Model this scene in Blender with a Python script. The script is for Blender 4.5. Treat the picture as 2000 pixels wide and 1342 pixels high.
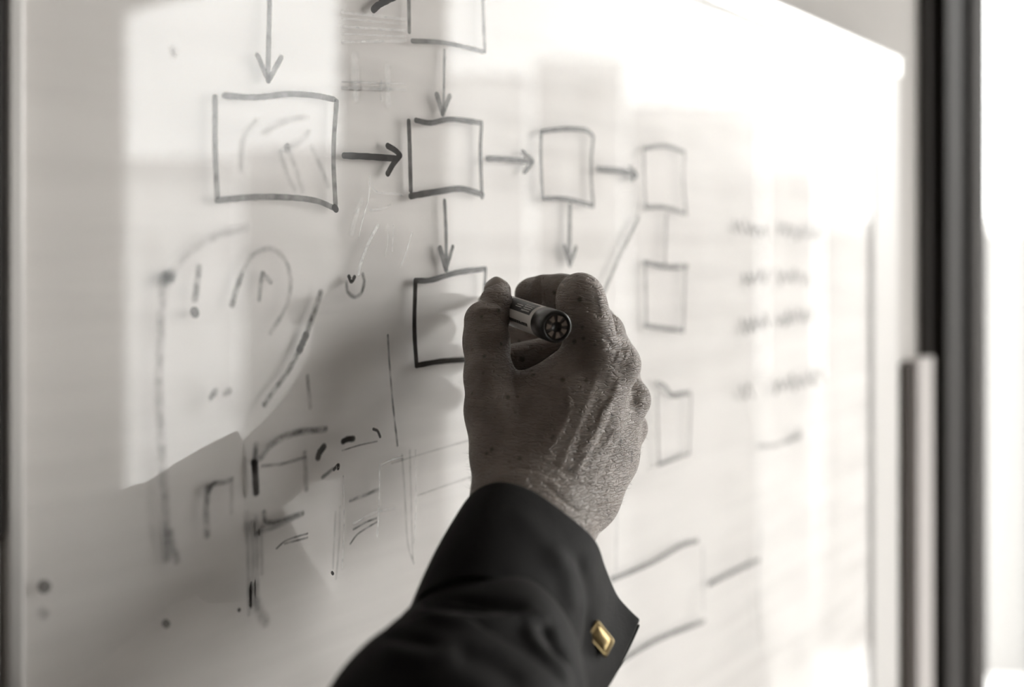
import bpy, bmesh, math, random
import numpy as np
from mathutils import Vector, Matrix

for o in list(bpy.data.objects): bpy.data.objects.remove(o)
SC = bpy.context.scene
COL = SC.collection
random.seed(7)

# ------------------------------------------------------------------ camera
FPX = 1944.0                         # focal length in pixels of a 2000 px wide frame (35 mm lens)
CAMP = Vector((0.0, -0.42, 1.50))    # 42 cm in front of the glass board
ANG = math.atan(1608.0 / FPX)        # the board runs away to the right
FW = Vector((math.cos(ANG), math.sin(ANG), 0.0))
RT = Vector((math.sin(ANG), -math.cos(ANG), 0.0))
UP = Vector((0, 0, 1))
HX, HY = 1000.0, 497.0               # optical axis in the 2000x1342 frame
cam = bpy.data.cameras.new('camera'); camo = bpy.data.objects.new('camera', cam); COL.objects.link(camo)
cam.sensor_width = 36.0; cam.lens = 36.0 * FPX / 2000.0
cam.shift_y = -(671.0 - HY) / 2000.0
cam.clip_start = 0.01; cam.clip_end = 500
Mx = Matrix.Identity(4)
for i in range(3):
    Mx[i][0] = RT[i]; Mx[i][1] = UP[i]; Mx[i][2] = -FW[i]; Mx[i][3] = CAMP[i]
camo.matrix_world = Mx
cam.dof.use_dof = True; cam.dof.focus_distance = 0.55; cam.dof.aperture_fstop = 2.7
SC.camera = camo

# ------------------------------------------------------------------ sky, light, exposure
SKY = 11.5
wd = bpy.data.worlds.new('hazy_sky'); SC.world = wd; wd.use_nodes = True
bg = wd.node_tree.nodes['Background']; bg.inputs[0].default_value = (1.0, 0.995, 0.985, 1); bg.inputs[1].default_value = SKY
def portal(loc, rot, sx, sy):
    l = bpy.data.lights.new('window_portal', 'AREA'); l.shape = 'RECTANGLE'; l.size = sx; l.size_y = sy
    l.cycles.is_portal = True
    o = bpy.data.objects.new('window_portal', l); COL.objects.link(o); o.location = loc; o.rotation_euler = rot
    return o
XW = 2.60                            # inner face of the window wall
ZF, ZC = 0.0, 2.95
portal((XW + 0.12, -2.6, 1.45), (0, math.pi/2, 0), 2.7, 5.2)
portal((2.10, 0.22, 1.45), (-math.pi/2, 0, 0), 1.0, 2.7)
SC.view_settings.view_transform = 'Standard'; SC.view_settings.look = 'None'
SC.view_settings.exposure = 0.12; SC.view_settings.gamma = 1.0; SC.view_settings.use_curve_mapping = False

# ------------------------------------------------------------------ helpers
def C2W(p):                           # camera-frame millimetres (right, up, forward) -> world metres
    return CAMP + (RT * p[0] + UP * p[1] + FW * p[2]) * 0.001
def P(px, py, d):                     # measured pixel + distance in mm -> camera-frame mm
    return np.array([(px - HX) * d / FPX, -(py - HY) * d / FPX, d], dtype=np.float64)
def BP(px, py, y=0.0):                # pixel -> point on the board plane (world metres)
    d = FW + RT * ((px - HX) / FPX) + UP * (-(py - HY) / FPX)
    t = (y - CAMP.y) / d.y
    return CAMP + d * t
def VP(px, py, Z):                    # point seen mirrored in the board at depth Z metres
    w = CAMP + (FW + RT * ((px - HX) / FPX) + UP * (-(py - HY) / FPX)) * Z
    return Vector((w.x, -w.y, w.z))
def tag(o, label=None, cat=None, group=None, kind=None):
    if label: o['label'] = label
    if cat: o['category'] = cat
    if group: o['group'] = group
    if kind: o['kind'] = kind
    return o
def empty(name, loc=(0, 0, 0)):
    o = bpy.data.objects.new(name, None); o.empty_display_size = 0.05; COL.objects.link(o); o.location = loc; return o
def link(name, me, mat, parent=None):
    o = bpy.data.objects.new(name, me); COL.objects.link(o)
    if mat is not None and len(me.materials) == 0: me.materials.append(mat)
    if parent is not None:
        o.parent = parent
        o.matrix_parent_inverse = parent_world(parent).inverted()
    return o
def parent_world(p):
    m = p.matrix_basis.copy()
    while p.parent is not None:
        m = p.parent.matrix_basis @ p.matrix_parent_inverse @ m
        p = p.parent
    return m
def mesh(name, verts, faces, smooth=False):
    me = bpy.data.meshes.new(name); me.from_pydata([tuple(v) for v in verts], [], faces); me.update()
    if smooth: me.polygons.foreach_set('use_smooth', [True] * len(me.polygons))
    return me
def box_bm(bm, lo, hi, bevel=0.0):
    r = bmesh.ops.create_cube(bm, size=1.0)
    vs = r['verts']
    for v in vs:
        v.co = Vector([lo[i] + (v.co[i] + 0.5) * (hi[i] - lo[i]) for i in range(3)])
    if bevel > 0:
        es = list({e for v in vs for e in v.link_edges})
        bmesh.ops.bevel(bm, geom=es, offset=bevel, segments=2, affect='EDGES', profile=0.5)
def box(name, lo, hi, mat, parent=None, bevel=0.0):
    bm = bmesh.new(); box_bm(bm, lo, hi, bevel)
    me = bpy.data.meshes.new(name); bm.to_mesh(me); bm.free()
    return link(name, me, mat, parent)

# ------------------------------------------------------------------ materials
def newmat(name):
    m = bpy.data.materials.new(name); m.use_nodes = True
    return m, m.node_tree, m.node_tree.nodes['Principled BSDF']
def plain(name, col, rough=0.6, metal=0.0, noise=0.0, scale=30.0, spec=0.5, bump=0.0):
    m, nt, b = newmat(name)
    b.inputs['Base Color'].default_value = (*col, 1); b.inputs['Roughness'].default_value = rough
    b.inputs['Metallic'].default_value = metal; b.inputs['Specular IOR Level'].default_value = spec
    if noise > 0 or bump > 0:
        tc = nt.nodes.new('ShaderNodeTexCoord'); n = nt.nodes.new('ShaderNodeTexNoise')
        n.inputs['Scale'].default_value = scale; n.inputs['Detail'].default_value = 6
        nt.links.new(tc.outputs['Object'], n.inputs['Vector'])
        if noise > 0:
            mx = nt.nodes.new('ShaderNodeMix'); mx.data_type = 'RGBA'
            mx.inputs['A'].default_value = (*[c * (1 - noise) for c in col], 1)
            mx.inputs['B'].default_value = (*[min(1, c * (1 + noise)) for c in col], 1)
            nt.links.new(n.outputs['Fac'], mx.inputs['Factor']); nt.links.new(mx.outputs['Result'], b.inputs['Base Color'])
        if bump > 0:
            bp = nt.nodes.new('ShaderNodeBump'); bp.inputs['Strength'].default_value = bump; bp.inputs['Distance'].default_value = 0.001
            nt.links.new(n.outputs['Fac'], bp.inputs['Height']); nt.links.new(bp.outputs['Normal'], b.inputs['Normal'])
    return m
def glass(name, f0=0.04, tint=(1, 1, 1), rough=0.0, dirt=0.0):
    """clear sheet: passes light straight, mirrors by angle (Schlick)"""
    clear = f0 is None; f0 = f0 or 0.0
    m = bpy.data.materials.new(name); m.use_nodes = True; nt = m.node_tree; nt.nodes.clear()
    N = nt.nodes.new; L = nt.links.new
    out = N('ShaderNodeOutputMaterial'); mix = N('ShaderNodeMixShader'); tr = N('ShaderNodeBsdfTransparent'); gl = N('ShaderNodeBsdfGlossy')
    tr.inputs[0].default_value = (*tint, 1); gl.inputs['Roughness'].default_value = rough
    g = N('ShaderNodeNewGeometry'); dp = N('ShaderNodeVectorMath'); dp.operation = 'DOT_PRODUCT'
    L(g.outputs['Incoming'], dp.inputs[0]); L(g.outputs['Normal'], dp.inputs[1])
    ab = N('ShaderNodeMath'); ab.operation = 'ABSOLUTE'; L(dp.outputs['Value'], ab.inputs[0])
    om = N('ShaderNodeMath'); om.operation = 'SUBTRACT'; om.inputs[0].default_value = 1.0; L(ab.outputs[0], om.inputs[1])
    pw = N('ShaderNodeMath'); pw.operation = 'POWER'; pw.inputs[1].default_value = 5.0; L(om.outputs[0], pw.inputs[0])
    ma = N('ShaderNodeMath'); ma.operation = 'MULTIPLY_ADD'; ma.inputs[1].default_value = 1 - f0; ma.inputs[2].default_value = f0
    L(pw.outputs[0], ma.inputs[0]); L(ma.outputs[0], mix.inputs[0]); L(tr.outputs[0], mix.inputs[1]); L(gl.outputs[0], mix.inputs[2])
    last = mix
    if dirt > 0:                      # thin film of wiped ink residue on the sheet
        tc = N('ShaderNodeTexCoord'); mp = N('ShaderNodeMapping'); mp.inputs['Rotation'].default_value = (0, 0.12, 0); mp.inputs['Scale'].default_value = (5, 1, 60)
        L(tc.outputs['Object'], mp.inputs['Vector'])
        nz = N('ShaderNodeTexNoise'); nz.inputs['Scale'].default_value = 1.0; nz.inputs['Detail'].default_value = 5; L(mp.outputs[0], nz.inputs['Vector'])
        n2 = N('ShaderNodeTexNoise'); n2.inputs['Scale'].default_value = 5.0; n2.inputs['Detail'].default_value = 3; L(tc.outputs['Object'], n2.inputs['Vector'])
        mm = N('ShaderNodeMath'); mm.operation = 'MULTIPLY'; L(nz.outputs['Fac'], mm.inputs[0]); L(n2.outputs['Fac'], mm.inputs[1])
        mr = N('ShaderNodeMapRange'); mr.inputs['From Min'].default_value = 0.18; mr.inputs['From Max'].default_value = 0.42; mr.inputs['To Max'].default_value = dirt
        L(mm.outputs[0], mr.inputs['Value'])
        di = N('ShaderNodeBsdfDiffuse'); di.inputs[0].default_value = (0.33, 0.31, 0.295, 1)
        m2 = N('ShaderNodeMixShader'); L(mr.outputs[0], m2.inputs[0]); L(mix.outputs[0], m2.inputs[1]); L(di.outputs[0], m2.inputs[2]); last = m2
    if clear: last = tr
    L(last.outputs[0], out.inputs[0])
    return m
def ink_mat(name, col, alpha, worn=0.0, rough=0.12, scale=140.0, soft=0.08):
    m, nt, b = newmat(name)
    b.inputs['Base Color'].default_value = (*col, 1); b.inputs['Roughness'].default_value = rough
    N = nt.nodes.new; L = nt.links.new
    out = nt.nodes['Material Output']; mix = N('ShaderNodeMixShader'); tr = N('ShaderNodeBsdfTransparent')
    L(tr.outputs[0], mix.inputs[1]); L(b.outputs[0], mix.inputs[2]); L(mix.outputs[0], out.inputs[0])
    tc = N('ShaderNodeTexCoord'); n = N('ShaderNodeTexNoise'); n.inputs['Scale'].default_value = scale; n.inputs['Detail'].default_value = 4
    L(tc.outputs['Object'], n.inputs['Vector'])
    mr = N('ShaderNodeMapRange'); mr.inputs['From Min'].default_value = 0.3; mr.inputs['From Max'].default_value = 0.7
    mr.inputs['To Min'].default_value = max(0, alpha * (1 - worn)); mr.inputs['To Max'].default_value = min(1, alpha * (1 + worn))
    L(n.outputs['Fac'], mr.inputs['Value'])
    at = N('ShaderNodeAttribute'); at.attribute_name = 'core'
    ed = N('ShaderNodeMapRange'); ed.interpolation_type = 'SMOOTHSTEP'; ed.inputs['From Max'].default_value = soft
    L(at.outputs['Fac'], ed.inputs['Value'])
    mu = N('ShaderNodeMath'); mu.operation = 'MULTIPLY'; L(mr.outputs[0], mu.inputs[0]); L(ed.outputs[0], mu.inputs[1])
    L(mu.outputs[0], mix.inputs[0])
    return m

M = {}
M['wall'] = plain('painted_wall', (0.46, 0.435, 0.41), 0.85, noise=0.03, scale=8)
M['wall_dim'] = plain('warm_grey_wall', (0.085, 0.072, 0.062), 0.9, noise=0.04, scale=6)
M['floor'] = plain('grey_carpet', (0.075, 0.066, 0.058), 0.95, noise=0.15, scale=90)
M['ceiling'] = plain('ceiling_white', (0.16, 0.145, 0.13), 0.9)
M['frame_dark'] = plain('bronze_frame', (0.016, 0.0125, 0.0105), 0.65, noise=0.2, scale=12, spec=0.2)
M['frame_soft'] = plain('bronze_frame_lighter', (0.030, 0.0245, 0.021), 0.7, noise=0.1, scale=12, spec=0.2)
M['alu'] = plain('satin_aluminium', (0.72, 0.71, 0.69), 0.35, metal=0.6)
M['alu_dim'] = plain('shaded_aluminium', (0.50, 0.48, 0.46), 0.45, metal=0.2)  # darker aluminium, the right rail's shade is put into its colour
M['duct'] = plain('duct_grey', (0.50, 0.465, 0.445), 0.6, spec=0.2)
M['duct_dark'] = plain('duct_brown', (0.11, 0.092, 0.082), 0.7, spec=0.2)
M['pane'] = glass('window_glass', 0.03, (0.97, 0.975, 0.97))
M['clear_edge'] = glass('glass_edge', None, (0.99, 0.99, 0.985))
M['board_glass'] = glass('board_glass', 0.050, (0.985, 0.985, 0.98), 0.015, 0.09)
M['backing'] = plain('white_backing', (0.82, 0.782, 0.765), 0.7, noise=0.015, scale=5, spec=0.2)

def skin_mat():
    m, nt, b = newmat('skin')
    N = nt.nodes.new; L = nt.links.new
    tc = N('ShaderNodeTexCoord')
    n1 = N('ShaderNodeTexNoise'); n1.inputs['Scale'].default_value = 45; n1.inputs['Detail'].default_value = 6
    L(tc.outputs['Object'], n1.inputs['Vector'])
    cr = N('ShaderNodeValToRGB'); cr.color_ramp.elements[0].position = 0.3; cr.color_ramp.elements[1].position = 0.72
    cr.color_ramp.elements[0].color = (0.18, 0.145, 0.122, 1); cr.color_ramp.elements[1].color = (0.335, 0.285, 0.252, 1)
    L(n1.outputs['Fac'], cr.inputs[0])
    # age spots
    v = N('ShaderNodeTexVoronoi'); v.inputs['Scale'].default_value = 165; v.inputs['Randomness'].default_value = 1.0
    L(tc.outputs['Object'], v.inputs['Vector'])
    nz = N('ShaderNodeTexNoise'); nz.inputs['Scale'].default_value = 60; L(tc.outputs['Object'], nz.inputs['Vector'])
    thr = N('ShaderNodeMapRange'); thr.inputs['From Min'].default_value = 0.40; thr.inputs['From Max'].default_value = 0.75
    thr.inputs['To Min'].default_value = 0.08; thr.inputs['To Max'].default_value = 0.42; L(nz.outputs['Fac'], thr.inputs['Value'])
    df = N('ShaderNodeMath'); df.operation = 'SUBTRACT'; L(thr.outputs[0], df.inputs[0]); L(v.outputs['Distance'], df.inputs[1])
    sm = N('ShaderNodeMapRange'); sm.inputs['From Min'].default_value = -0.03; sm.inputs['From Max'].default_value = 0.14; sm.inputs['To Max'].default_value = 0.62
    L(df.outputs[0], sm.inputs['Value'])
    mx = N('ShaderNodeMix'); mx.data_type = 'RGBA'; mx.inputs['B'].default_value = (0.045, 0.033, 0.026, 1)
    L(sm.outputs[0], mx.inputs['Factor']); L(cr.outputs[0], mx.inputs['A']); L(mx.outputs['Result'], b.inputs['Base Color'])
    b.inputs['Roughness'].default_value = 0.44; b.inputs['Specular IOR Level'].default_value = 0.5
    b.inputs['Subsurface Weight'].default_value = 0.06; b.inputs['Subsurface Radius'].default_value = (0.004, 0.002, 0.0015); b.inputs['Subsurface Scale'].default_value = 0.5
    # fine creases: stretched cell pattern + pores
    mp = N('ShaderNodeMapping'); mp.inputs['Rotation'].default_value = (0.3, 0.2, 0.5); mp.inputs['Scale'].default_value = (0.8, 0.8, 4.2)
    L(tc.outputs['Object'], mp.inputs['Vector'])
    v2 = N('ShaderNodeTexVoronoi'); v2.feature = 'DISTANCE_TO_EDGE'; v2.inputs['Scale'].default_value = 210; L(mp.outputs[0], v2.inputs['Vector'])
    n3 = N('ShaderNodeTexNoise'); n3.inputs['Scale'].default_value = 300; n3.inputs['Detail'].default_value = 5; L(mp.outputs[0], n3.inputs['Vector'])
    n4 = N('ShaderNodeTexNoise'); n4.inputs['Scale'].default_value = 85; n4.inputs['Detail'].default_value = 4; L(mp.outputs[0], n4.inputs['Vector'])
    mr = N('ShaderNodeMapRange'); mr.inputs['From Max'].default_value = 0.12; L(v2.outputs['Distance'], mr.inputs['Value'])
    a1 = N('ShaderNodeMath'); a1.operation = 'MULTIPLY_ADD'; a1.inputs[1].default_value = 0.5; L(mr.outputs[0], a1.inputs[0]); L(n3.outputs['Fac'], a1.inputs[2])
    a2 = N('ShaderNodeMath'); a2.operation = 'MULTIPLY_ADD'; a2.inputs[1].default_value = 1.6; L(n4.outputs['Fac'], a2.inputs[0]); L(a1.outputs[0], a2.inputs[2])
    bp = N('ShaderNodeBump'); bp.inputs['Strength'].default_value = 0.85; bp.inputs['Distance'].default_value = 0.0010
    L(a2.outputs[0], bp.inputs['Height']); L(bp.outputs['Normal'], b.inputs['Normal'])
    return m
M['skin'] = skin_mat()
M['nail'] = plain('nail', (0.20, 0.165, 0.14), 0.3)
def fabric_mat():
    m, nt, b = newmat('charcoal_cotton')
    N = nt.nodes.new; L = nt.links.new
    b.inputs['Base Color'].default_value = (0.0036, 0.0029, 0.0024, 1); b.inputs['Roughness'].default_value = 0.75
    b.inputs['Specular IOR Level'].default_value = 0.16
    b.inputs['Sheen Weight'].default_value = 0.035; b.inputs['Sheen Roughness'].default_value = 0.5
    b.inputs['Sheen Tint'].default_value = (0.75, 0.68, 0.62, 1)
    tc = N('ShaderNodeTexCoord')
    n = N('ShaderNodeTexNoise'); n.inputs['Scale'].default_value = 900; L(tc.outputs['Object'], n.inputs['Vector'])
    n2 = N('ShaderNodeTexNoise'); n2.inputs['Scale'].default_value = 60; n2.inputs['Detail'].default_value = 4; L(tc.outputs['Object'], n2.inputs['Vector'])
    a = N('ShaderNodeMath'); a.operation = 'MULTIPLY_ADD'; a.inputs[1].default_value = 2.5; L(n2.outputs['Fac'], a.inputs[0]); L(n.outputs['Fac'], a.inputs[2])
    bp = N('ShaderNodeBump'); bp.inputs['Strength'].default_value = 0.35; bp.inputs['Distance'].default_value = 0.0006
    L(a.outputs[0], bp.inputs['Height']); L(bp.outputs['Normal'], b.inputs['Normal'])
    return m
M['fabric'] = fabric_mat()
M['gold'] = plain('brass', (0.50, 0.385, 0.20), 0.30, metal=1.0)
M['gold_brushed'] = plain('brushed_brass', (0.66, 0.52, 0.28), 0.36, metal=1.0, bump=0.1, scale=600)
M['label_white'] = plain('label_white', (0.62, 0.59, 0.56), 0.4)
M['print_black'] = plain('print_black', (0.012, 0.011, 0.010), 0.45)
M['plug'] = plain('black_plastic', (0.016, 0.014, 0.012), 0.3)
M['plug_face'] = plain('plug_recess', (0.030, 0.022, 0.017), 0.6, noise=0.5, scale=420)
M['plug_lug'] = plain('worn_plug', (0.15, 0.115, 0.09), 0.5, noise=0.6, scale=500)

# ------------------------------------------------------------------ room shell
def S(o): o['kind'] = 'structure'; return o
S(box('floor', (-2.3, -5.7, -0.1), (XW + 0.25, 1.2, ZF), M['floor']))
S(box('ceiling', (-2.3, -5.7, ZC), (XW + 0.25, 1.2, ZC + 0.1), M['ceiling']))
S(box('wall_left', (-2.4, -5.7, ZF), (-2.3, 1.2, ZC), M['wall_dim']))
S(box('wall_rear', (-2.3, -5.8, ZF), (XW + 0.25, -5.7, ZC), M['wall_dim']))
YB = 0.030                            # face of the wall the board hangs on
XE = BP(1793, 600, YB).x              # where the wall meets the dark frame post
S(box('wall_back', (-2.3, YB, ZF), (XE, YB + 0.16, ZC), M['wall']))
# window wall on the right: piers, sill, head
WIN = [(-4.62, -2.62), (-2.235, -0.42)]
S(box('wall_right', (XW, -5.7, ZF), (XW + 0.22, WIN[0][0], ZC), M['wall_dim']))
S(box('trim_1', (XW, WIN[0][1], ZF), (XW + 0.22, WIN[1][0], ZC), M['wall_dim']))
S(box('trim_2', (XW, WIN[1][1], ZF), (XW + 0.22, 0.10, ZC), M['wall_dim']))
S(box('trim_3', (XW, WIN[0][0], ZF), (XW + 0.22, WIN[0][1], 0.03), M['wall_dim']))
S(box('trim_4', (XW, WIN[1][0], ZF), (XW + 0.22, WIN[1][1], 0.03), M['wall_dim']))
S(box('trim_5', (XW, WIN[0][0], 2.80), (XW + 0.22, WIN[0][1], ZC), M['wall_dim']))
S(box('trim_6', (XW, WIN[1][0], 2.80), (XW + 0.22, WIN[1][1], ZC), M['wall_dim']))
def window(name, lo, hi, axis, label=None):
    """dark slim frame and a pane; axis 'x': lies in a plane of constant x"""
    e = empty(name, ((lo[0] + hi[0]) / 2, (lo[1] + hi[1]) / 2, lo[2])); e['kind'] = 'structure'
    t = 0.035
    ax = 1 if axis == 'x' else 0
    for k in range(2):
        a = list(lo); b = list(hi)
        if k == 0: b[ax] = a[ax] + t
        else: a[ax] = b[ax] - t
        box('window_jamb', a, b, M['frame_soft'], e, 0.002)
    for k in range(2):
        a = list(lo); b = list(hi); a[ax] += t; b[ax] -= t
        if k == 0: b[2] = a[2] + t
        else: a[2] = b[2] - t
        box('window_rail', a, b, M['frame_soft'], e, 0.002)
    a = list(lo); b = list(hi); a[ax] += t; b[ax] -= t; a[2] += t; b[2] -= t
    c = 0 if axis == 'x' else 1
    mid = (a[c] + b[c]) / 2; a[c] = mid - 0.003; b[c] = mid + 0.003
    box('pane', a, b, M['pane'], e)
    return e
window('window_1', (XW + 0.08, WIN[0][0], 0.03), (XW + 0.13, WIN[0][1], 2.80), 'x')
window('window_2', (XW + 0.08, WIN[1][0], 0.03), (XW + 0.13, WIN[1][1], 2.80), 'x')
# dark frame post at the end of the board wall and the bright window beyond it
XP = BP(1942, 600, YB - 0.04).x
fp = empty('window_post', ((XE + XP) / 2, YB, 0)); fp['kind'] = 'structure'; fp.name = 'trim_7'
seg = [(0.0, 0.12, -0.012), (0.12, 0.50, -0.030), (0.50, 0.80, -0.040), (0.80, 1.0, -0.030)]
for a, b_, off in seg:
    box('post_profile', (XE + (XP - XE) * a, YB + off, 0), (XE + (XP - XE) * b_, YB + 0.16, ZC),
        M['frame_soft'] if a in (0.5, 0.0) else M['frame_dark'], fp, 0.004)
window('window_3', (XP, YB + 0.05, 0.12), (XW + 0.0, YB + 0.10, 2.80), 'y')
S(box('trim_8', (XP, YB, 0), (XW, YB + 0.16, 0.12), M['frame_dark']))
S(box('trim_9', (XP, YB, 2.80), (XW, YB + 0.16, ZC), M['frame_dark']))
# light plinth post between the board and the dark frame (starts at mid height)
pl, pr = BP(1766, 700, YB).x, BP(1798, 700, YB).x
zt = BP(1780, 708, YB - 0.02).z
b1 = empty('cable_duct', ((pl + pr) / 2, YB, 0)); tag(b1, 'grey vertical cable duct on the wall between board and dark window post', 'cable duct')
box('duct_cover', (pl, YB - 0.018, 0.0), (pr, YB, zt), M['duct'], b1, 0.002)
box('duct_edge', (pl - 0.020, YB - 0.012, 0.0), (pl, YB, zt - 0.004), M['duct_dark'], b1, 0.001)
# dark post to the left of the board
x1 = BP(13, 500, -0.006).x
zl = BP(12, 1050, -0.006).z
S(box('trim_10', (x1 - 0.16, -0.006, zl), (x1, YB, ZC), M['frame_dark'], None, 0.003))
S(box('trim_11', (x1 - 0.16, -0.004, 0.0), (x1 - 0.0015, YB, zl), M['alu_dim'], None, 0.003))

# ------------------------------------------------------------------ the glass board
wb = empty('whiteboard', (0.72, 0.0, 0.6))
tag(wb, 'white glass writing board with flow chart boxes and arrows, hung on the wall', 'whiteboard')
BX0 = BP(18, 500).x; BX1 = BP(1752, 500).x
BZ1 = BP(1752, 122).z; BZ0 = 0.86
GAP = 0.0045
surf = box('backing_sheet', (BX0, GAP, BZ0), (BX1, GAP + 0.006, BZ1), M['backing'], wb)
pane = box('glass_sheet', (BX0, 0.0, BZ0), (BX1, 0.0035, BZ1), M['board_glass'], wb)
pane.data.materials.append(M['clear_edge'])
for p in pane.data.polygons: p.material_index = 0 if p.normal.y < -0.5 else 1     # the sheet is bonded to its backing
BXr = BP(1704, 500).x
BXl = BP(44, 500).x
box('top_rail', (BX0, -0.004, BZ1 - 0.020), (BX1 + 0.003, GAP + 0.014, BZ1 + 0.006), M['alu'], wb, 0.002)
box('bottom_rail', (BX0, -0.004, BZ0 - 0.006), (BX1 + 0.003, GAP + 0.014, BZ0 + 0.020), M['alu'], wb, 0.002)
box('side_rail', (BX0 - 0.002, -0.003, BZ0), (BXl, GAP + 0.014, BZ1 - 0.02), M['alu_dim'], wb, 0.0015)
box('side_rail', (BXr, -0.0012, BZ0), (BX1 + 0.003, GAP + 0.014, BZ1 - 0.02), M['alu_dim'], wb, 0.002)

# ---- ink
INK = {}
for nm, al, wo, so in (('solid', 0.97, 0.03, 0.1), ('strong', 0.88, 0.10, 0.15), ('mid', 0.66, 0.2, 0.3), ('smear', 0.52, 0.6, 1.0), ('dark_smear', 0.95, 0.1, 0.7), ('worn', 0.29, 0.5, 1.0), ('faint', 0.17, 0.5, 1.0)):
    INK[nm] = ink_mat('ink_' + nm, (0.020, 0.017, 0.015), al, wo, soft=so)
INK['scratch'] = ink_mat('dry_residue', (0.85, 0.84, 0.82), 0.42, 0.5, 0.6, 300, 0.7)
INK['scratch_soft'] = ink_mat('dry_residue_soft', (0.85, 0.84, 0.82), 0.24, 0.5, 0.6, 200, 1.0)
def catmull(pts, n=10):
    p = [np.array(q, float) for q in pts]
    if len(p) == 2: return [p[0] + (p[1] - p[0]) * t for t in np.linspace(0, 1, n + 1)]
    q = [2 * p[0] - p[1]] + p + [2 * p[-1] - p[-2]]
    out = []
    for i in range(1, len(q) - 2):
        for t in np.linspace(0, 1, n, endpoint=False):
            a, b, c, d = q[i - 1], q[i], q[i + 1], q[i + 2]
            out.append(0.5 * ((2 * b) + (c - a) * t + (2 * a - 5 * b + 4 * c - d) * t * t + (3 * b - a - 3 * c + d) * t ** 3))
    out.append(p[-1]); return out
INKY = [0]
def stroke_geo(verts, faces, attr, pts, w, taper=0.0, jitter=0.06):
    """one ink film ribbon with round ends on the front of the glass; w in mm"""
    INKY[0] += 1
    y = -0.00012 - 0.00001 * (INKY[0] % 9)
    if len(pts) > 2: pp = catmull(pts, 8)
    else: pp = catmull(pts, 10)
    q = []
    for a in pp:
        v = BP(a[0], a[1]); q.append(np.array([v.x, v.z]))
    q = np.array(q); n = len(q); hw = w * 0.0005
    L = []; R = []
    rng = random.Random(int(pts[0][0] * 31 + pts[0][1] * 17))
    def frame(i):
        t = q[min(i + 1, n - 1)] - q[max(i - 1, 0)]; t /= (np.linalg.norm(t) + 1e-9)
        return t, np.array([-t[1], t[0]])
    base = len(verts)
    for i in range(n):
        t, nn = frame(i); s = hw * (1 + jitter * rng.uniform(-1, 1)) * (1 - taper * i / (n - 1))
        for sg, at in ((1, 0.0), (0, 1.0), (-1, 0.0)):
            a = q[i] + nn * s * sg; verts.append((a[0], y, a[1])); attr.append(at)
    for i in range(n - 1):
        for c in (0, 1):
            o = base + 3 * i + c
            faces.append((o, o + 1, o + 4, o + 3))
    for idx, sgn in ((n - 1, 1), (0, -1)):
        t, nn = frame(idx); s = hw * (1 - taper * idx / (n - 1)); b = len(verts); m = 5
        for a in np.linspace(0, math.pi, m + 2)[1:-1]:
            p = q[idx] + s * (math.cos(a) * nn + sgn * math.sin(a) * t); verts.append((p[0], y, p[1])); attr.append(0.0)
        ring = [base + 3 * idx] + list(range(b, b + m)) + [base + 3 * idx + 2]; c = base + 3 * idx + 1
        for k in range(len(ring) - 1):
            faces.append((c, ring[k], ring[k + 1]) if sgn < 0 else (c, ring[k + 1], ring[k]))
def ink(name, strokes, mat, w=3.7, taper=0.0, label=None):
    vs, fs, at = [], [], []
    if mat in ('smear', 'worn', 'faint', 'dark_smear'): strokes = [dict(p=s['p'], w=s.get('w', w) * 1.3) if isinstance(s, dict) else dict(p=s, w=w * 1.3) for s in strokes]
    for s in strokes:
        if isinstance(s, dict): stroke_geo(vs, fs, at, s['p'], s.get('w', w), s.get('t', taper))
        else: stroke_geo(vs, fs, at, s, w, taper)
    me = mesh(name, vs, fs)
    ca = me.attributes.new('core', 'FLOAT', 'POINT'); ca.data.foreach_set('value', at)
    o = link(name, me, INK[mat], pane)
    if label: o['label'] = label
    return o
ink('ink_box', [[(420, 190), (420, 290), (424, 384)], [(438, 187), (500, 190), (560, 184), (610, 186), (652, 194)],
                [(657, 198), (651, 300), (655, 404)], [(424, 391), (500, 385), (570, 386), (620, 393), (655, 408)]], 'mid', 3.6)
ink('ink_dot', [[(653, 405), (656, 409)]], 'solid', 4)
ink('ink_arrow', [[(528, -60), (526, 20), (523, 150)], [(503, 108), (524, 158)], [(524, 158), (549, 112)]], 'mid', 3.4)
ink('ink_stroke', [[(729, 19), (742, 8), (770, -6)]], 'solid', 4.4)
ink('ink_box', [[(798, -40), (799, 62)], [(805, 80), (870, 84), (945, 101)], [(943, -30), (944, 40), (947, 100)]], 'mid', 3.4)
ink('ink_arrow', [[(868, 98), (866, 215)], {'p': [(853, 185), (864, 222)], 'w': 4.4}, {'p': [(864, 222), (878, 188)], 'w': 4.4}], 'mid', 2.6)
ink('ink_box', [[(798, 237), (800, 300), (802, 372)], {'p': [(812, 235), (840, 240), (880, 233), (940, 240)], 'w': 3.6}], 'strong', 3.6)
ink('ink_box', [[(940, 245), (938, 300), (941, 385)], {'p': [(802, 383), (850, 375), (900, 369), (942, 380)], 'w': 4.2}], 'strong', 3.4)
ink('ink_arrow', [[(672, 304), (720, 306), (775, 310)], [(757, 285), (772, 294), (781, 303)], [(781, 304), (768, 320), (757, 339)]], 'solid', 3.9)
ink('ink_arrow', [[(951, 310), (990, 311), (1036, 316)], [(1020, 296), (1040, 315)], [(1040, 317), (1024, 336)]], 'strong', 4.0)
ink('ink_box', [[(1056, 258), (1056, 320), (1059, 385)], [(1056, 257), (1100, 252), (1142, 254), (1158, 266)], [(1158, 268), (1154, 330), (1158, 400)],
                [(1060, 388), (1105, 389), (1158, 402)]], 'strong', 3.6)
ink('ink_arrow', [[(1168, 330), (1205, 333), (1240, 341)], [(1230, 327), (1243, 342)], [(1243, 342), (1231, 352)]], 'strong', 4.4)
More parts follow.
